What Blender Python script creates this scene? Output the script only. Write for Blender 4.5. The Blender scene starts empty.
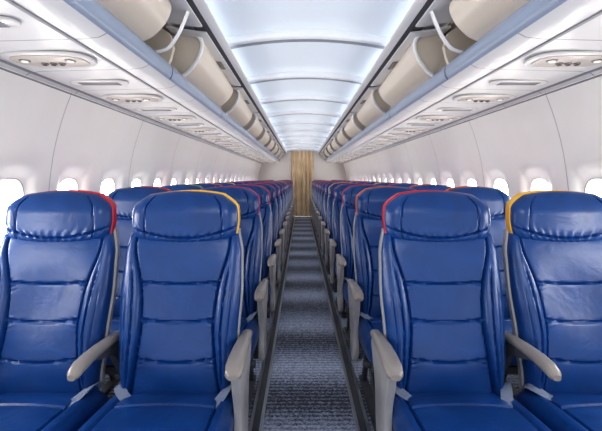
import bpy, math, random
from mathutils import Vector
random.seed(4)
S=bpy.context.scene
COL=S.collection
try:
    S.view_settings.view_transform='Standard'
    S.view_settings.look='Medium High Contrast'
except Exception: pass

# ---------------------------------------------------------------- materials
def nt(name):
    m=bpy.data.materials.new(name); m.use_nodes=True
    return m,m.node_tree,m.node_tree.nodes['Principled BSDF']
def mat(name,col,rough=.5,metal=0,bump=0,scale=60,var=0,emit=None,estr=0,coat=0,spec=None,stretch=None):
    m,t,b=nt(name)
    b.inputs['Base Color'].default_value=(*col,1)
    b.inputs['Roughness'].default_value=rough
    b.inputs['Metallic'].default_value=metal
    if coat: b.inputs['Coat Weight'].default_value=coat
    if spec is not None: b.inputs['Specular IOR Level'].default_value=spec
    tc=t.nodes.new('ShaderNodeTexCoord')
    mp=t.nodes.new('ShaderNodeMapping'); t.links.new(tc.outputs['Object'],mp.inputs['Vector'])
    if stretch: mp.inputs['Scale'].default_value=stretch
    n=t.nodes.new('ShaderNodeTexNoise'); n.inputs['Scale'].default_value=scale
    t.links.new(mp.outputs[0],n.inputs['Vector'])
    if bump:
        bp=t.nodes.new('ShaderNodeBump'); bp.inputs['Strength'].default_value=bump; bp.inputs['Distance'].default_value=.01
        t.links.new(n.outputs['Fac'],bp.inputs['Height']); t.links.new(bp.outputs[0],b.inputs['Normal'])
    r=t.nodes.new('ShaderNodeValToRGB')
    v=var if var else .04
    r.color_ramp.elements[0].color=(*[c*(1-v) for c in col],1)
    r.color_ramp.elements[1].color=(*[min(1,c*(1+v)) for c in col],1)
    t.links.new(n.outputs['Fac'],r.inputs['Fac']); t.links.new(r.outputs[0],b.inputs['Base Color'])
    if emit:
        b.inputs['Emission Color'].default_value=(*emit,1); b.inputs['Emission Strength'].default_value=estr
    return m

def leather():
    m,t,b=nt('blue_leather')
    N=t.nodes; L=t.links
    tc=N.new('ShaderNodeTexCoord')
    n1=N.new('ShaderNodeTexNoise'); n1.inputs['Scale'].default_value=6; n1.inputs['Detail'].default_value=4
    n1.inputs['Distortion'].default_value=1.4
    n2=N.new('ShaderNodeTexNoise'); n2.inputs['Scale'].default_value=350
    L.new(tc.outputs['Object'],n1.inputs['Vector']); L.new(tc.outputs['Object'],n2.inputs['Vector'])
    r=N.new('ShaderNodeValToRGB')
    r.color_ramp.elements[0].color=(0.004,0.040,0.165,1); r.color_ramp.elements[0].position=.3
    r.color_ramp.elements[1].color=(0.006,0.053,0.215,1); r.color_ramp.elements[1].position=.7
    L.new(n1.outputs['Fac'],r.inputs['Fac']); L.new(r.outputs[0],b.inputs['Base Color'])
    b1=N.new('ShaderNodeBump'); b1.inputs['Strength'].default_value=.28; b1.inputs['Distance'].default_value=.012
    b2=N.new('ShaderNodeBump'); b2.inputs['Strength'].default_value=.12; b2.inputs['Distance'].default_value=.002
    L.new(n1.outputs['Fac'],b1.inputs['Height']); L.new(n2.outputs['Fac'],b2.inputs['Height'])
    L.new(b1.outputs[0],b2.inputs['Normal']); L.new(b2.outputs[0],b.inputs['Normal'])
    b.inputs['Roughness'].default_value=.33
    b.inputs['Specular IOR Level'].default_value=.5
    return m
M_leather=leather()
M_grey=mat('taupe_grey_plastic',(.24,.22,.21),.32,bump=.03,scale=300)
M_dgrey=mat('dark_grey_plastic',(.05,.055,.07),.5,bump=.05,scale=200)
M_side=mat('armrest_side_grey',(.32,.32,.34),.42,bump=.03,scale=200)
M_metal=mat('brushed_metal',(.6,.62,.65),.3,metal=.9,bump=.03,scale=200)
M_belt=mat('belt_webbing',(.17,.21,.31),.7,bump=.3,scale=500)
TR={'red':mat('red_trim',(.50,.012,.03),.45,bump=.05,scale=300),
    'yellow':mat('yellow_trim',(.80,.45,.03),.45,bump=.05,scale=300),
    'orange':mat('orange_trim',(.62,.12,.03),.45,bump=.05,scale=300),
    'magenta':mat('magenta_trim',(.36,.02,.14),.45,bump=.05,scale=300),
    'green':mat('green_trim',(.12,.32,.12),.45,bump=.05,scale=300)}
M_white=mat('white_panel',(.86,.87,.89),.32,bump=.02,scale=150)
M_winf=mat('window_frame_grey',(.50,.48,.47),.4,bump=.02,scale=150)
M_bin=mat('bin_beige',(.72,.65,.56),.30,bump=.03,scale=120)
M_bind=mat('bin_liner_beige',(.60,.53,.45),.5,bump=.03,scale=120)
M_rail=mat('bin_rail_blue_grey',(.29,.35,.47),.28,bump=.02,scale=150)
M_psu=mat('service_unit_plastic',(.55,.50,.46),.35,bump=.02,scale=200)
M_unit=mat('service_unit_rim',(.74,.73,.73),.3,bump=.02,scale=200)
M_lens=mat('lamp_lens',(.8,.8,.78),.15,emit=(1,.95,.85),estr=.5)
M_gap=mat('dark_gap',(.05,.05,.06),.6)
M_joint=mat('joint_grey',(.28,.28,.31),.6)
M_endw=mat('bulkhead_white',(.72,.71,.70),.6,bump=.03,scale=120)
M_pane=mat('window_daylight',(.9,.9,.9),.4,emit=(1,.96,.915),estr=27.0)

def seamed(name,c0,c1,line,period,width,off,rough):
    m,t,b=nt(name); N=t.nodes; L=t.links
    tc=N.new('ShaderNodeTexCoord'); sx=N.new('ShaderNodeSeparateXYZ'); L.new(tc.outputs['Object'],sx.inputs[0])
    a=N.new('ShaderNodeMath'); a.operation='ADD'; a.inputs[1].default_value=10*period-off; L.new(sx.outputs['Y'],a.inputs[0])
    dv=N.new('ShaderNodeMath'); dv.operation='DIVIDE'; dv.inputs[1].default_value=period; L.new(a.outputs[0],dv.inputs[0])
    f=N.new('ShaderNodeMath'); f.operation='FRACT'; L.new(dv.outputs[0],f.inputs[0])
    c=N.new('ShaderNodeMath'); c.operation='LESS_THAN'; c.inputs[1].default_value=width/period; L.new(f.outputs[0],c.inputs[0])
    n=N.new('ShaderNodeTexNoise'); n.inputs['Scale'].default_value=6; L.new(tc.outputs['Object'],n.inputs['Vector'])
    r=N.new('ShaderNodeValToRGB'); r.color_ramp.elements[0].color=(*c0,1); r.color_ramp.elements[1].color=(*c1,1)
    L.new(n.outputs['Fac'],r.inputs['Fac'])
    mx=N.new('ShaderNodeMixRGB'); mx.inputs[2].default_value=(*line,1)
    L.new(c.outputs[0],mx.inputs[0]); L.new(r.outputs[0],mx.inputs[1]); L.new(mx.outputs[0],b.inputs['Base Color'])
    b.inputs['Roughness'].default_value=rough
    return m
M_wall=seamed('sidewall_panel',(.91,.895,.885),(.96,.945,.935),(.55,.54,.55),1.0,.007,.18,.28)
M_under=seamed('underbin_panel',(.74,.74,.75),(.79,.79,.80),(.34,.34,.36),.395,.006,.236,.26)

def carpet():
    m,t,b=nt('woven_carpet'); N=t.nodes; L=t.links
    tc=N.new('ShaderNodeTexCoord')
    w=N.new('ShaderNodeTexWave'); w.wave_type='BANDS'; w.bands_direction='Y'; w.wave_profile='TRI'
    w.inputs['Scale'].default_value=9; w.inputs['Distortion'].default_value=4.5; w.inputs['Detail'].default_value=1; w.inputs['Detail Scale'].default_value=8
    L.new(tc.outputs['Object'],w.inputs['Vector'])
    ch=N.new('ShaderNodeTexVoronoi'); ch.inputs['Scale'].default_value=75; L.new(tc.outputs['Object'],ch.inputs['Vector'])
    row_shade=N.new('ShaderNodeTexWave'); row_shade.wave_type='BANDS'; row_shade.bands_direction='Y'; row_shade.inputs['Scale'].default_value=.314/.79; row_shade.inputs['Distortion'].default_value=.0  # light and shade between the seat rows, painted into the carpet colour
    row_shade.inputs['Phase Offset'].default_value=1.2
    L.new(tc.outputs['Object'],row_shade.inputs['Vector'])
    r=N.new('ShaderNodeValToRGB')
    r.color_ramp.elements[0].position=.32; r.color_ramp.elements[0].color=(.010,.014,.032,1)
    r.color_ramp.elements[1].position=.92; r.color_ramp.elements[1].color=(.42,.48,.64,1)
    def ma(src,mul,add=None):
        q=N.new('ShaderNodeMath'); q.operation='MULTIPLY_ADD'; q.inputs[1].default_value=mul; q.inputs[2].default_value=0
        L.new(src,q.inputs[0])
        if add: L.new(add,q.inputs[2])
        return q.outputs[0]
    x=ma(ch.outputs['Distance'],.34); x=ma(row_shade.outputs['Fac'],.40,x); x=ma(w.outputs['Fac'],.38,x)
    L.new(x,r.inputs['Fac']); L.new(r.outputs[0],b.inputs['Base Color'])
    bp=N.new('ShaderNodeBump'); bp.inputs['Strength'].default_value=.4; bp.inputs['Distance'].default_value=.01
    L.new(ch.outputs['Distance'],bp.inputs['Height']); L.new(bp.outputs[0],b.inputs['Normal'])
    b.inputs['Roughness'].default_value=.6
    return m
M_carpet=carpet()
def curtainmat():
    m,t,b=nt('curtain_cloth'); N=t.nodes; L=t.links
    tc=N.new('ShaderNodeTexCoord'); w=N.new('ShaderNodeTexNoise'); w.inputs['Scale'].default_value=3; w.inputs['Detail'].default_value=2
    L.new(tc.outputs['Object'],w.inputs['Vector'])
    r=N.new('ShaderNodeValToRGB'); r.color_ramp.elements[0].position=.35;r.color_ramp.elements[1].position=.65
    r.color_ramp.elements[0].color=(.60,.46,.30,1); r.color_ramp.elements[1].color=(.74,.59,.41,1)
    L.new(w.outputs['Fac'],r.inputs['Fac']); L.new(r.outputs[0],b.inputs['Base Color']); b.inputs['Roughness'].default_value=.8
    return m
M_curtain=curtainmat()
M_ceil=mat('ceiling_panel_glow',(.55,.61,.69),.30,emit=(.82,.90,1),estr=.28)  # emission added so the panels glow and light the seats
M_rib=mat('ceiling_rib',(.88,.91,.96),.3)
M_ribd=mat('ceiling_joint_band',(.27,.31,.37),.4)

# ---------------------------------------------------------------- mesh helpers
def obj(name,me,parent=None,loc=(0,0,0)):
    o=bpy.data.objects.new(name,me); o.location=loc; COL.objects.link(o)
    if parent: o.parent=parent
    return o
class G:
    def __init__(s): s.v=[];s.f=[];s.m=[]
    def add(s,v,f,mi=0):
        n=len(s.v); s.v+=v; s.f+=[tuple(i+n for i in q) for q in f]; s.m+=[mi]*len(f)
    def mesh(s,name,mats,smooth=True):
        me=bpy.data.meshes.new(name); me.from_pydata([tuple(v) for v in s.v],[],s.f)
        for m in mats: me.materials.append(m)
        for p,i in zip(me.polygons,s.m): p.material_index=i
        import bmesh
        bm=bmesh.new(); bm.from_mesh(me); bmesh.ops.remove_doubles(bm,verts=bm.verts,dist=1e-5)
        bmesh.ops.recalc_face_normals(bm,faces=bm.faces); bm.to_mesh(me); bm.free()
        if smooth:
            me.polygons.foreach_set('use_smooth',[True]*len(me.polygons))
            try: me.set_sharp_from_angle(angle=math.radians(38))
            except Exception: pass
        return me
    def box(s,a,b,mi=0):
        x0,y0,z0=a;x1,y1,z1=b
        v=[(x0,y0,z0),(x1,y0,z0),(x1,y1,z0),(x0,y1,z0),(x0,y0,z1),(x1,y0,z1),(x1,y1,z1),(x0,y1,z1)]
        s.add(v,[(0,3,2,1),(4,5,6,7),(0,1,5,4),(1,2,6,5),(2,3,7,6),(3,0,4,7)],mi)
    def prism(s,pts,a,b,axis='y',mi=0,bev=0):
        n=len(pts); cx=sum(p[0] for p in pts)/n; cz=sum(p[1] for p in pts)/n
        def P(p,t,k=0):
            if k:
                dx,dz=p[0]-cx,p[1]-cz; l=math.hypot(dx,dz) or 1; p=(p[0]-dx/l*k,p[1]-dz/l*k)
            return (p[0],t,p[1]) if axis=='y' else ((t,p[0],p[1]) if axis=='x' else (p[0],p[1],t))
        rings=[(a,0),(b,0)]
        if bev: rings=[(a,bev),(a+bev*.3,bev*.3),(a+bev,0),(b-bev,0),(b-bev*.3,bev*.3),(b,bev)]
        v=[];f=[]
        for t,k in rings: v+=[P(p,t,k) for p in pts]
        for r in range(len(rings)-1):
            for i in range(n): f.append((r*n+i,r*n+(i+1)%n,(r+1)*n+(i+1)%n,(r+1)*n+i))
        f.append(tuple(range(n))[::-1]); f.append(tuple((len(rings)-1)*n+i for i in range(n)))
        s.add(v,f,mi)
    def tube(s,path,r,n=10,mi=0,flat=1):
        P=[Vector(p) for p in path]; v=[];f=[]
        for i,p in enumerate(P):
            t=(P[min(i+1,len(P)-1)]-P[max(i-1,0)]).normalized()
            up=Vector((0,1,0)) if abs(t.y)<.5 else Vector((0,0,1))
            a=t.cross(up).normalized(); b=a.cross(t).normalized()
            for k in range(n):
                w=2*math.pi*k/n; v.append(tuple(p+a*math.cos(w)*r+b*math.sin(w)*r*flat))
        for i in range(len(P)-1):
            for k in range(n): f.append((i*n+k,i*n+(k+1)%n,(i+1)*n+(k+1)%n,(i+1)*n+k))
        f.append(tuple(range(n))[::-1]); f.append(tuple((len(P)-1)*n+k for k in range(n)))
        s.add(v,f,mi)
def catmull(pts,n=6,closed=False):
    out=[];m=len(pts)
    rng=range(m if closed else m-1)
    for i in rng:
        g=lambda k: pts[k%m] if closed else pts[max(0,min(m-1,k))]
        p0,p1,p2,p3=g(i-1),g(i),g(i+1),g(i+2)
        for j in range(n):
            t=j/n
            out.append(tuple(.5*((2*b)+(-a+c)*t+(2*a-5*b+4*c-d)*t*t+(-a+3*b-3*c+d)*t**3) for a,b,c,d in zip(p0,p1,p2,p3)))
    if not closed: out.append(tuple(pts[-1]))
    return out
def interp(x,tab):
    if x<=tab[0][0]: return tab[0][1]
    for (a,va),(b,vb) in zip(tab,tab[1:]):
        if x<=b:
            t=(x-a)/(b-a); t=t*t*(3-2*t); return va+(vb-va)*t
    return tab[-1][1]
def linterp(x,tab):
    if x<=tab[0][0]: return tab[0][1]
    for (a,va),(b,vb) in zip(tab,tab[1:]):
        if x<=b: return va+(vb-va)*(x-a)/(b-a)
    return tab[-1][1]
def sm(x,tab,h=.03): return sum(linterp(x+d*h,tab) for d in(-1,-.5,0,.5,1))/5
def gs(d,s): return math.exp(-(d/s)**2)

def pillow(nu,nv,fn):
    g=G(); F=[];B=[]
    for j in range(nv+1):
        s=j/nv; v=.5+.5*(.55*(2*s-1)+.45*math.sin(math.pi/2*(2*s-1)))
        for i in range(nu+1):
            s=-1+2*i/nu; u=.6*s+.4*math.sin(math.pi/2*s)
            a,b=fn(u,v); F.append(a);B.append(b)
    W=nu+1; n=len(F); f=[]
    for j in range(nv):
        for i in range(nu):
            q=(j*W+i,j*W+i+1,(j+1)*W+i+1,(j+1)*W+i)
            f.append(q); f.append(tuple(k+n for k in q[::-1]))
    for i in range(nu):
        f.append((i,i+n,i+1+n,i+1)); k=nv*W+i; f.append((k+1,k+1+n,k+n,k))
    for j in range(nv):
        k=j*W; f.append((k,k+W,k+W+n,k+n)); k=j*W+nu; f.append((k+n,k+W+n,k+W,k))
    g.add(F+B,f); return g

# ---------------------------------------------------------------- seat meshes
def edge(u,v,pu=6,pv=10):
    return max(0,(1-abs(u)**pu))**.4*max(0,(1-abs(2*v-1)**pv))**.4
BW=[(.36,.190),(.45,.202),(.60,.215),(.78,.224),(.90,.221),(1.02,.203)]
BY=[(.36,-.115),(.50,-.12),(.62,-.105),(.80,-.06),(1.0,-.01)]
SEAMS=(.805,.675,.545)
def backfn(u,v):
    z=.36+v*(.985-.36); w=interp(z,BW); x=u*w; yc=sm(z,BY,.06)
    e=edge(u,v,7,12)
    ub=sm(z,[(.38,.86),(.48,.74),(.60,.62),(.72,.59),(.84,.66),(.95,.88)],.07)
    a=abs(u); g=0
    d=(a-ub)*w
    g+=.018*gs(d,.0040)
    if a<ub:
        for zs in SEAMS:
            g+=.011*gs(z-(zs+.012*(u/ub)**2),.0032)
        g-=.002*(1-(a/ub)**6)
        g+=.016*(1-(a/ub)**2)*gs(z-.76,.14)-.014*(1-(a/ub)**2)*gs(z-.50,.12)
    else:
        k=min(1,(a-ub)/(1-ub+1e-6))
        g-=.030*math.sin(math.pi*k)**.6*sm(z,[(.4,.8),(.7,1),(.9,.3)],.05)
        ub2=ub+(1-ub)*.34
        g+=.013*gs((a-ub2)*w,.0035)*interp(z,[(.42,0),(.50,1),(.82,1),(.90,0)])
        ub3=ub+(1-ub)*.64
        g+=.007*gs((a-ub3)*w,.003)*interp(z,[(.50,0),(.56,1),(.76,1),(.82,0)])
    for zs in SEAMS:
        g+=.0026*math.sin((z-zs)*420+a*30)*gs(z-zs,.022)*gs(a-ub+.06,.07)
    yf=yc-.028*e+g*e; yb=yc+.035
    return (x,yf,z),(x*.98,yb,z)
ME_back=pillow(110,150,backfn).mesh('backrest',[M_leather])
def headfn(u,v,grow=0,T=.040,wr=True,dirn=0):
    gr=grow
    if dirn:
        gr=grow*(.05+.95*interp(u*dirn,[(-.7,0),(.5,1)]))
    z0,z1=.950-gr*.2,1.150+gr
    hw=interp(v,[(0,.198),(.45,.206),(.7,.204),(1,.190)])+gr*.8
    if v>.62: hw*=1-.25*((v-.62)/.38)**2.2
    if v<.2: hw*=1-.05*((.2-v)/.2)**2
    x=u*hw
    z=z0+v*(z1-z0)-.014*u*u*v*v+ .020*(1-v)**2*(u*u-.3)
    yc=-.012+interp(z,[(.95,-.002),(1.06,.006),(1.15,.026)])
    e=edge(u,v,5,6)
    g=0
    if wr:
        zz=v-(.13+.16*u*u)
        g+=.010*gs(zz,.016)
        g+=.0028*math.sin(u*42+3*math.sin(v*9+u*3))*gs(zz,.09)
        g-=.006*gs(v-.58,.28)*(1-u*u)
        g-=.010*gs(abs(u)-.85,.14)*gs(v-.5,.35)
        g+=.008*gs(abs(u)-(.74-.05*v),.016)*(1 if v<.92 else 0)
    yf=yc-T*e+g*e; yb=yc+.012
    return (x,yf,z),(x,yb,z)
ME_head=pillow(90,56,headfn).mesh('headrest',[M_leather])
def mk_trim(d):
    def trimfn(u,v):
        a,b=headfn(u,v,.0044,.014,False,d)
        yc=b[1]; e=edge(u,v,8,10)
        return (a[0],yc-.015-.003*e,a[2]),(b[0],yc+.012+.024*e,b[2])
    return pillow(50,30,trimfn).mesh('headrest_trim',[TR['red']])
ME_trim={1:mk_trim(1),-1:mk_trim(-1)}
def shellfn(u,v):
    z=.34+v*(1.0-.34); w=interp(z,BW)+.004; x=u*w; yc=sm(z,BY,.06)+.03; e=edge(u,v,8,14)
    return (x,yc-.006-.01*e,z),(x,yc+.015+.03*e,z)
ME_shell=pillow(30,40,shellfn).mesh('back_shell',[M_side])
def cushfn(u,v):
    y=-.09-v*.49; w=.229+.003*math.sin(v*3)
    if v>.85: w*=1-.07*((v-.85)/.15)**2
    x=u*w; e=max(0,(1-abs(u)**8))**.4*max(0,(1-abs(2*v-1)**12))**.4
    zc=.388+.042*v; a=abs(u); g=0
    g+=.014*gs((a-.74)*w,.0036)
    if a<.74: g+=.012*gs((v-.36)*.49,.0036)+.012*gs((v-.72)*.49,.0036)
    else: g-=.010*math.sin(math.pi*(a-.74)/.26)
    g-=.018*(1-u*u)*(1-(2*v-1)**2)
    return (x,y,zc+.04*e-g*e),(x*.97,y,zc-.072+.02*(1-e))
ME_cush=pillow(80,60,cushfn).mesh('seat_cushion',[M_leather])

def armrest_mesh(k):
    g=G()
    secs=[(-.005,.594,.011,.011),(-.02,.600,.015,.015),(-.10,.609,.018,.0155),(-.20,.614,.021,.0165),(-.27,.614,.0225,.017),(-.325,.609,.023,.018),(-.355,.600,.020,.015),(-.367,.595,.012,.009)]
    n=24;v=[];f=[]
    for y,z,hw,hh in secs:
        for kk in range(n):
            t=2*math.pi*kk/n; c,s_=math.cos(t),math.sin(t)
            v.append((math.copysign(abs(c)**.7,c)*hw*k,y,z+math.copysign(abs(s_)**.85,s_)*hh))
    for i in range(len(secs)-1):
        for kk in range(n): f.append((i*n+kk,i*n+(kk+1)%n,(i+1)*n+(kk+1)%n,(i+1)*n+kk))
    f.append(tuple(range(n))); f.append(tuple((len(secs)-1)*n+kk for kk in range(n))[::-1])
    g.add(v,f,0)
    return g.mesh('armrest_pad',[M_grey])
ME_arm=armrest_mesh(1); ME_armw=armrest_mesh(1.3)
def panel_mesh():
    g=G()
    pts=catmull([(-.02,.587),(-.18,.597),(-.295,.594),(-.315,.572),(-.300,.52),(-.270,.45),(-.262,.37),(-.275,.30),(-.25,.24),(-.17,.23),(-.12,.27),(-.10,.36),(-.08,.46),(-.04,.52)],5,True)
    g.prism(pts,-.015,.015,'x',0,.010)
    return g.mesh('armrest_side_panel',[M_side])
ME_panel=panel_mesh()
def arm_support():
    g=G()
    pts=catmull([(-.01,.60),(-.12,.600),(-.25,.600),(-.20,.580),(-.11,.552),(-.05,.48),(.0,.42),(.02,.5)],5,True)
    g.prism(pts,-.012,.012,'x',0,.005)
    return g.mesh('armrest_bracket',[M_dgrey])
ME_bracket=arm_support()
def frame_mesh():
    g=G()
    g.tube([(-.235,-.12,.31),(.235,-.12,.31)],.018)
    g.tube([(-.235,-.46,.32),(.235,-.46,.32)],.018)
    g.box((-.2,-.52,.30),(.2,-.10,.335))
    return g.mesh('seat_frame',[M_dgrey])
ME_frame=frame_mesh()
def leg_mesh():
    g=G()
    g.tube([(0,-.46,.315),(0,-.45,.18),(0,-.42,.02)],.016)
    g.tube([(0,-.12,.31),(0,-.08,.18),(0,.0,.02)],.016)
    g.tube([(0,-.42,.04),(0,-.12,.30)],.012)
    g.box((-.022,-.47,0),(.022,.06,.022))
    return g.mesh('seat_leg',[M_dgrey])
ME_leg=leg_mesh()
def belt_mesh(s):
    g=G()
    if s>0: base=[(.205,-.10,.43),(.202,-.135,.458),(.190,-.17,.458),(.172,-.21,.444),(.155,-.24,.438),(.14,-.26,.436)]; tw=[.9,.6,.3,.1,0,0]
    else: base=[(-.205,-.10,.43),(-.202,-.13,.456),(-.192,-.155,.456),(-.170,-.18,.444),(-.150,-.195,.438)]; tw=[.9,.6,.3,.1,0]
    path=catmull(base,6)
    v=[];f=[]
    for i,p in enumerate(path):
        P=Vector(p);t=(Vector(path[min(i+1,len(path)-1)])-Vector(path[max(i-1,0)])); t.z=0; t.normalize()
        q=i/6; j=min(len(tw)-1,int(q)); j2=min(len(tw)-1,j+1); tt=tw[j]+(tw[j2]-tw[j])*(q-int(q))
        side=Vector((-t.y,t.x,0)); a=(side*math.cos(tt)+Vector((0,0,1))*math.sin(tt))*.019
        nn=(Vector((0,0,1))*math.cos(tt)-side*math.sin(tt))*.003
        for q in (P-a,P+a,P+a+nn,P-a+nn): v.append(tuple(q))
    for i in range(len(path)-1):
        for k in range(4): f.append((i*4+k,i*4+(k+1)%4,(i+1)*4+(k+1)%4,(i+1)*4+k))
    f.append((0,1,2,3)); n=4*(len(path)-1); f.append((n+3,n+2,n+1,n))
    g.add(v,f,0)
    x,y,z=base[-1]
    if s>0: g.prism([(x-.018,y-.03),(x+.018,y-.03),(x+.021,y-.02),(x+.021,y+.005),(x-.021,y+.005),(x-.021,y-.02)],z-.005,z+.008,'z',1,.003)
    else: g.prism([(x+.026,y-.010),(x+.03,y),(x+.026,y+.010),(x,y+.019),(x-.004,y-.019)],z-.002,z+.004,'z',1,.001)
    return g.mesh('seat_belt',[M_belt,M_metal],True)
ME_beltA=belt_mesh(1); ME_beltB=belt_mesh(-1)

def make_seat(loc,side,aisle,color,label,group):
    e=bpy.data.objects.new('airplane_seat',None); e.empty_display_size=.1; e.location=loc; COL.objects.link(e)
    e['label']=label; e['category']='airplane seat'; e['group']=group
    obj('backrest',ME_back,e); obj('headrest',ME_head,e)
    t=obj('headrest_trim',ME_trim[-side],e); t.material_slots[0].link='OBJECT'; t.material_slots[0].material=TR[color]
    t['label']=color+' headrest edging'
    obj('back_shell',ME_shell,e); obj('seat_cushion',ME_cush,e); obj('seat_frame',ME_frame,e)
    obj('seat_leg',ME_leg,e,(-.16,0,0)); obj('seat_leg',ME_leg,e,(.16,0,0))
    obj('seat_belt',ME_beltA,e); obj('seat_belt',ME_beltB,e)
    if aisle:
        a=obj('armrest',ME_armw,e,(-side*.243,0,0)); obj('armrest_side_panel',ME_panel,a)
        a=obj('armrest',ME_arm,e,(side*.245,0,0)); obj('armrest_bracket',ME_bracket,a)
    else:
        a=obj('armrest',ME_arm,e,(side*.245,0,0)); obj('armrest_bracket',ME_bracket,a)
    return e
ROW0=1.6; PITCH=.79; NROW=14
pal_la=['yellow','magenta','red','magenta','red','magenta','magenta']
pal_lw=['red','red','green','orange','yellow','magenta','red']
pal_ra=['red','orange','red','magenta','yellow','magenta','red']
pal_rw=['yellow','orange','orange','red','yellow','magenta','orange']
for r in range(NROW):
    y=ROW0+PITCH*r
    for x,side,aisle,pal in((-.49,-1,True,pal_la),(-.98,-1,False,pal_lw),(.49,1,True,pal_ra),(.98,1,False,pal_rw)):
        c=pal[r%7]
        lab='blue leather airline seat with %s headrest edge beside the %s'%(c,'aisle carpet' if aisle else 'cabin window')
        make_seat((x,y,0),side,aisle,c,lab,'blue airline seats in rows')

# ---------------------------------------------------------------- shell
Y0,Y1=-.55,12.75
def struct(o,label=None):
    o['kind']='structure'
    if label: o['label']=label
    return o
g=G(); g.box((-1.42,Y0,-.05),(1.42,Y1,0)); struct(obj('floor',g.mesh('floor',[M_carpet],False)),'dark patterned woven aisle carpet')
ti=[0]
def trim(g,mats,label):
    ti[0]+=1; return struct(obj('trim_%d'%ti[0],g.mesh('trim',mats)),label)
for s in(-1,1):
    g=G()
    for X,w in((.232,.008),(.282,.008)): g.box((s*X-w,Y0,0),(s*X+w,Y1,.006))
    g.box((s*.257-.016,Y0,0),(s*.257+.016,Y1,.003),1)
    trim(g,[M_metal,M_dgrey],'metal seat track strip along the aisle carpet')
WX=[(0,1.27),(.3,1.34),(.6,1.385),(.95,1.40),(1.25,1.385),(1.5,1.33),(1.69,1.26),(1.8,1.20)]
def wxs(z): return sum(linterp(max(0,min(1.8,z+d)),WX) for d in(-.16,-.08,0,.08,.16))/5
WZ=1.03
def sell(t,a,b,p=3.0):
    c,s_=math.cos(t),math.sin(t); return (math.copysign(abs(c)**(2/p),c)*a, math.copysign(abs(s_)**(2/p),s_)*b)
wn=[0]
for s in(-1,1):
    wins=[(.93 if s<0 else 1.0)+.5*i for i in range(0,23)]
    g=G()
    def P(y,z): return (s*wxs(z),y,z)
    za,zb=.68,1.38
    edges=[yc-.25 for yc in wins]+[wins[-1]+.25]
    ycols=[Y0]+edges+[Y1]
    for lo,hi,n in((0,za,10),(zb,1.72,8)):
        v=[P(y,lo+(hi-lo)*k/n) for k in range(n+1) for y in ycols]; W=len(ycols)
        g.add(v,[(k*W+i,k*W+i+1,(k+1)*W+i+1,(k+1)*W+i) for k in range(n) for i in range(W-1)])
    for a,b in((Y0,edges[0]),(edges[-1],Y1)):
        if b-a<.01: continue
        n=16; v=[P(y,za+(zb-za)*k/n) for k in range(n+1) for y in(a,b)]
        g.add(v,[(2*k,2*k+1,2*k+3,2*k+2) for k in range(n)])
    N=64
    for yc in wins:
        v=[];R=12
        for r in range(R+1):
            q=(r/R)**1.2
            for k in range(N):
                t=2*math.pi*k/N
                hy,hz=sell(t,.118,.172)
                c,s_=math.cos(t),math.sin(t)
                H=(zb-za)/2; mcz=(za+zb)/2
                m=1/max(abs(c),abs(s_)); ry,rz=c*m*.25,s_*m*H
                y=hy+(ry-hy)*q; z=(WZ+hz)+((mcz+rz)-(WZ+hz))*q
                p=P(yc+y,z)
                out=.034*math.exp(-(q*3.0)**2)*(1-q)
                v.append((p[0]+s*out,p[1],p[2]))
        g.add(v,[(r*N+k,r*N+(k+1)%N,(r+1)*N+(k+1)%N,(r+1)*N+k) for r in range(R) for k in range(N)])
    nm='wall_left' if s<0 else 'wall_right'
    struct(obj(nm,g.mesh(nm,[M_wall])),'white curved cabin sidewall panels with window openings')
    fg=G(); v=[]
    rings=[(.118,.172,.034),(.112,.166,.036),(.110,.164,.044),(.090,.140,.074),(.088,.138,.080)]
    for a,b,d in rings:
        for k in range(N):
            hy,hz=sell(2*math.pi*k/N,a,b); v.append((s*(wxs(WZ+hz)+d)-s*wxs(WZ),hy,hz))
    fg.add(v,[(r*N+k,r*N+(k+1)%N,(r+1)*N+(k+1)%N,(r+1)*N+k) for r in range(4) for k in range(N)])
    MF=fg.mesh('window_frame',[M_winf])
    pg=G(); v=[]
    for k in range(N):
        hy,hz=sell(2*math.pi*k/N,.091,.141); v.append((s*(wxs(WZ+hz)+.078)-s*wxs(WZ),hy,hz))
    v.append((s*.078,0,0)); pg.add(v,[(k,(k+1)%N,N) for k in range(N)])
    MP=pg.mesh('window_pane',[M_pane])
    for yc in wins:
        wn[0]+=1
        o=struct(obj('window_%d'%wn[0],MF,None,(s*wxs(WZ),yc,WZ)),'rounded cabin window with bright daylight')
        obj('window_pane',MP,o)
g=G()
g.box((-1.45,Y1,0),(-.31,Y1+.05,2.2)); g.box((.31,Y1,0),(1.45,Y1+.05,2.2)); g.box((-.31,Y1,2.03),(.31,Y1+.05,2.2))
struct(obj('wall_back',g.mesh('wall_back',[M_endw],False)),'white rear bulkhead')
g=G(); v=[];n=140
for zz in(.01,2.03):
    for d in(0,.004):
        for i in range(n+1):
            x=-.35+.70*i/n; v.append((x,Y1-.045+.030*math.sin(i/n*2*math.pi*5+.8*math.sin(i/n*9))+d,zz))
W=n+1; f=[]
for i in range(n):
    f+= [(i,i+1,2*W+i+1,2*W+i),(W+i+1,W+i,3*W+i,3*W+i+1),(i,W+i,W+i+1,i+1),(2*W+i,2*W+i+1,3*W+i+1,3*W+i)]
g.add(v,f)
o=obj('curtain',g.mesh('curtain',[M_curtain])); o['label']='golden beige pleated curtain closing the aisle at rear bulkhead'; o['category']='curtain'
g=G(); g.tube([(-.38,Y1-.035,2.032),(.38,Y1-.035,2.032)],.008); o2=obj('curtain_rail',g.mesh('curtain_rail',[M_metal]),o)

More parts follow.
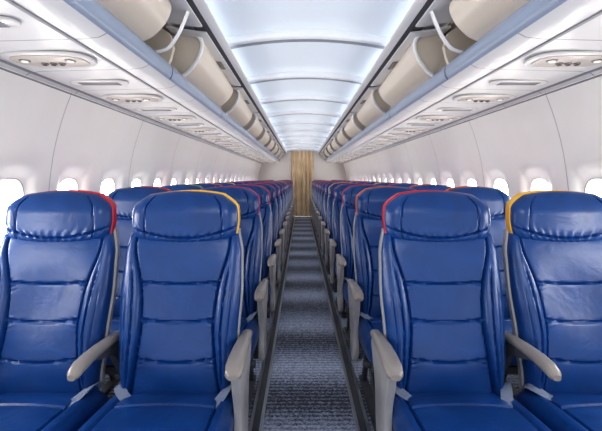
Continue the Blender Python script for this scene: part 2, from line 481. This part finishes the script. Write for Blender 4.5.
# ceiling : overlapping arched sections
g=G(); CW=.62
def cz(X): return 2.035+.075*(1-(X/CW)**2)
y=2.55-4.0; nx=28
while y<Y1:
    if y>Y0-1:
        a,b=max(y,Y0),min(y+1,Y1)
        K=14; v=[]
        for k in range(K+1):
            t=(a+(b-a)*k/K-y); sag=.040*(math.sin(math.pi*min(1,t*.5+.0)))+.0
            for i in range(nx+1):
                X=-CW+2*CW*i/nx; v.append((X,y+t,cz(X)+sag-.02))
        W=nx+1
        g.add(v,[(k*W+i,k*W+i+1,(k+1)*W+i+1,(k+1)*W+i) for k in range(K) for i in range(nx)],0)
        if y>Y0+.05:
            def strip(prof,mi):
                v=[(-CW+2*CW*i/nx,y+dy,cz(-CW+2*CW*i/nx)+dz) for dy,dz in prof for i in range(nx+1)]
                g.add(v,[(k*W+i,k*W+i+1,(k+1)*W+i+1,(k+1)*W+i) for k in range(len(prof)-1) for i in range(nx)],mi)
            strip([(0,.024),(-.004,-.006),(.006,-.024),(.03,-.028),(.045,-.025)],1)
            strip([(.045,-.025),(.11,-.021),(.125,-.010)],2)
    y+=1.0
g.box((-1.3,Y0,2.16),(1.3,Y1,2.18),3)
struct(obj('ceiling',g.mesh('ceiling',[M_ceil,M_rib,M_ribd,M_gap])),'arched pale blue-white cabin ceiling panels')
for s in(-1,1):
    g=G()
    pr=[(.475,2.000),(.487,1.990),(.55,1.983),(.74,2.035),(.80,2.06),(.80,2.07),(.72,2.055),(.55,1.997),(.497,2.003),(.487,2.010),(.477,2.008)]
    g.prism([(s*a,b) for a,b in pr],Y0,Y1)
    trim(g,[M_white],'white cove fascia along the ceiling edge')
    g=G(); g.prism([(s*.518,1.985),(s*.535,1.974),(s*.60,1.986),(s*.60,1.996),(s*.55,1.989)],Y0,Y1)
    trim(g,[M_gap],'dark gap strip above the bin doors')
    g=G()
    pr=[(1.30,1.655),(1.285,1.648),(1.25,1.668),(1.20,1.676),(.80,1.686),(.745,1.692),(.718,1.706),(.73,1.711),(1.26,1.70),(1.30,1.69)]
    g.prism([(s*a,b) for a,b in pr],Y0,Y1)
    trim(g,[M_under],'grey white service panel under the overhead bins')
    for X in(.835,1.235):
        g=G(); z=linterp(X,[(.8,1.686),(1.2,1.676),(1.25,1.668)]); g.prism([(s*(X-.008),z+.002),(s*(X-.006),z-.005),(s*(X+.006),z-.005),(s*(X+.008),z+.002)],Y0,Y1)
        trim(g,[M_joint],'long grey trim rail under the overhead bins')
    g=G()
    g.prism([(s*1.292,1.652),(s*1.276,1.643),(s*1.266,1.650),(s*1.272,1.660)],Y0,Y1)
    trim(g,[M_joint],'dark joint line at top of sidewall')

# ---------------------------------------------------------------- overhead bins
BP=1.33
def bin_meshes(s):
    f=lambda L:[(s*a,b) for a,b in L]
    L=BP-.012
    g=G(); g.prism(f([(1.24,1.712),(.75,1.712),(.725,1.722),(.725,1.738),(.76,1.735),(1.24,1.735)]),.006,L)
    shelf=g.mesh('bin_shelf',[M_white])
    g=G(); c=catmull([(.720,1.706),(.706,1.730),(.703,1.762),(.711,1.784),(.724,1.787),(.734,1.774),(.74,1.74)],4)
    g.prism(f(c),.004,L); rail=g.mesh('bin_rail',[M_rail])
    g=G(); g.prism(f([(1.22,1.735),(1.20,1.90),(1.12,1.99),(.76,2.02),(.76,2.035),(1.13,2.01),(1.225,1.91),(1.24,1.735)]),.006,L)
    back=g.mesh('bin_liner',[M_bind])
    g=G(); g.prism(f([(1.215,1.737),(1.195,1.90),(1.115,1.985),(.80,2.005),(.72,1.95),(.70,1.88),(.715,1.82),(.75,1.737)]),.0,.03,'y',0)
    div=g.mesh('bin_divider',[M_bin])
    lo=catmull([(.755,2.0),(.70,1.988),(.64,1.978),(.57,1.966),(.540,1.966)],5)
    up=catmull([(.540,1.975),(.58,1.980),(.65,1.990),(.70,1.998),(.75,2.01)],5)
    g=G(); g.prism(f(lo+up),.05,L-.03); door=g.mesh('bin_door',[M_white])
    g=G(); g.prism(f([(.60,1.966),(.585,1.959),(.565,1.959),(.565,1.968),(.60,1.974)]),.58,.74); latch=g.mesh('door_handle',[M_grey])
    prof=catmull([(.690,1.996),(.612,1.984),(.580,1.955),(.580,1.912),(.602,1.862),(.635,1.820),(.673,1.788),(.722,1.766)],6)
    cx,czz=.80,1.92
    def scaled(d):
        out=[]
        for p in prof:
            dx,dz=p[0]-cx,p[1]-czz; l=math.hypot(dx,dz); out.append((p[0]-dx/l*d,p[1]-dz/l*d))
        return out
    def shell(ya,yb,d0,d1,nm):
        g=G(); n=len(prof); T=.014
        def ring(yy,d,cutk):
            return [(s*p[0],yy+cutk*.09*(i/(n-1))**2,p[1]) for i,p in enumerate(scaled(d))]
        K=8; v=[];fc=[]
        for layer in(0,T):
            for k in range(K+1):
                q=k/K; v+=ring(ya+(yb-ya)*q,d0+(d1-d0)*q+layer,(1-q))
        m=(K+1)*n
        for k in range(K):
            for i in range(n-1):
                fc.append((k*n+i,k*n+i+1,(k+1)*n+i+1,(k+1)*n+i)); fc.append((m+k*n+i,m+(k+1)*n+i,m+(k+1)*n+i+1,m+k*n+i+1))
            for i in(0,n-1): fc.append((k*n+i,(k+1)*n+i,m+(k+1)*n+i,m+k*n+i))
        g.add(v,fc,0)
        e=[]
        for r in(0,K):
            for i in range(n-1): e.append((r*n+i,r*n+i+1,m+r*n+i+1,m+r*n+i))
        g.add(v,e,1)
        # recessed end plates close the bucket
        for yy,d,ck in((ya+.018,d0+.012,1),(yb-.018,d1+.012,0)):
            rr=ring(yy,d,ck); k=len(rr); rr=rr+[(s*.84,yy+ck*.045,1.775),(s*.84,yy+ck*.02,1.985)]
            c=(s*.76,yy+ck*.03,1.88); allv=rr+[c]; q=len(rr)
            g.add(allv,[(i,(i+1)%q,q) for i in range(q)],0)
        g.tube(ring(ya-.002,d0+T/2,1)[4:],.011,8,1,.8)
        return g.mesh(nm,[M_bin,M_white])
    bl=shell(.12,L-.03,.0,.030,'bin_lid'); bs=shell(.12,L-.34,.0,.022,'bin_lid')
    def arm(yy):
        g=G(); pa=catmull([(.560,yy,1.968),(.585,yy+.01,1.915),(.622,yy+.03,1.86),(.668,yy+.05,1.815),(.722,yy+.06,1.80)],6)
        g.tube([(s*a,b,c) for a,b,c in pa],.0065,8,0,2.6); return g.mesh('door_arm',[M_white])
    return shelf,rail,back,div,door,latch,bl,bs,arm(L-.22)
for s in(-1,1):
    ms=bin_meshes(s)
    for k in range(10):
        e=bpy.data.objects.new('overhead_bin',None); e.location=(0,Y0+BP*k,0); COL.objects.link(e)
        e['label']='open overhead luggage bin with curved cream door and pale rim'; e['category']='overhead bin'; e['group']='overhead bins along the cabin'
        shelf,rail,back,div,door,latch,bl,bs,arm2=ms
        obj('bin_shelf',shelf,e);obj('bin_rail',rail,e);obj('bin_liner',back,e);obj('bin_divider',div,e)
        d=obj('bin_door',door,e);obj('door_handle',latch,d)
        obj('bin_lid',bs if k in(0,1,9) else bl,e)
        if k<2: obj('door_arm',arm2,e)
# ---------------------------------------------------------------- service units
def oval(cx,cy,a,b,n=32,p=2.6):
    return [(cx+sell(2*math.pi*k/n,a,b,p)[0],cy+sell(2*math.pi*k/n,a,b,p)[1]) for k in range(n)]
g=G(); g.prism(oval(0,0,.17,.10,40,3),-.012,.0,'z',0,.006); g.prism(oval(0,0,.145,.078,40,3),-.016,-.010,'z',1,.002)
ME_psu=g.mesh('panel',[M_unit,M_psu])
def disc(r,h,mi,m1,m2,name):
    g=G(); g.prism(oval(0,0,r,r,20,2),-h,0,'z',0,.003); g.prism(oval(0,0,r*.62,r*.62,16,2),-h-.003,-h+.001,'z',1,.001); return g.mesh(name,[m1,m2])
ME_lamp=disc(.021,.010,0,M_grey,M_lens,'reading_lamp'); ME_noz=disc(.014,.012,0,M_grey,M_dgrey,'air_nozzle')
g=G(); g.prism(oval(0,0,.14,.045,30,3),-.010,0,'z',0,.004)
for i in range(5): g.prism(oval(0,-.024+.012*i,.10,.0035,16,3),-.0125,-.008,'z',1,.0005)
ME_strip=g.mesh('vent_grille',[M_unit,M_joint])
def uz(X): return 1.676+(1.20-X)/.40*.010
for s in(-1,1):
    for r in range(-1,14):
        yy=1.63+PITCH*r
        e=bpy.data.objects.new('passenger_service_unit',None); e.location=(s*1.04,yy,uz(1.04)); COL.objects.link(e)
        e['label']='oval service unit with reading lamps and air nozzles'; e['category']='reading light panel'; e['group']='service units under the bins'
        obj('unit_panel',ME_psu,e)
        for dx in(-.09,.09): obj('reading_lamp',ME_lamp,e,(dx,-.02,-.010))
        for dx in(-.035,0,.035): obj('air_nozzle',ME_noz,e,(dx,.02,-.010))
        o=obj('vent_panel',ME_strip,None,(s*1.04,yy+.40,uz(1.04)))
        o['label']='slim oval slotted vent plate set in the panel under the bins'; o['category']='vent'; o['group']='vent plates under the bins'

# ---------------------------------------------------------------- lights
def area(name,loc,rot,sx,sy,pw,col):
    l=bpy.data.lights.new(name,'AREA'); l.shape='RECTANGLE'; l.size=sx; l.size_y=sy; l.energy=pw; l.color=col
    o=bpy.data.objects.new(name,l); o.location=loc; o.rotation_euler=rot; COL.objects.link(o)
    return o
for s in(-1,1):
    area('cove_light',(s*.565,(Y0+Y1)/2,2.004),(0,math.radians(180)+s*math.radians(70),0),.02,Y1-Y0,18,(.93,.96,1))
area('front_fill_light',(0,-.5,1.95),(math.radians(50),0,0),1.6,.3,18,(1,.97,.93))  # added fill behind the camera, lights the seats from the front
w=bpy.data.worlds.new('world'); S.world=w; w.use_nodes=True
w.node_tree.nodes['Background'].inputs[0].default_value=(.95,.97,1,1); w.node_tree.nodes['Background'].inputs[1].default_value=1.1

cd=bpy.data.cameras.new('camera'); cam=bpy.data.objects.new('camera',cd); COL.objects.link(cam)
cam.location=(-.04,0,1.20); cam.rotation_euler=(math.radians(90),0,0)
cd.sensor_width=36; cd.lens=24.4; cd.shift_y=-.062; cd.clip_start=.01
S.camera=cam
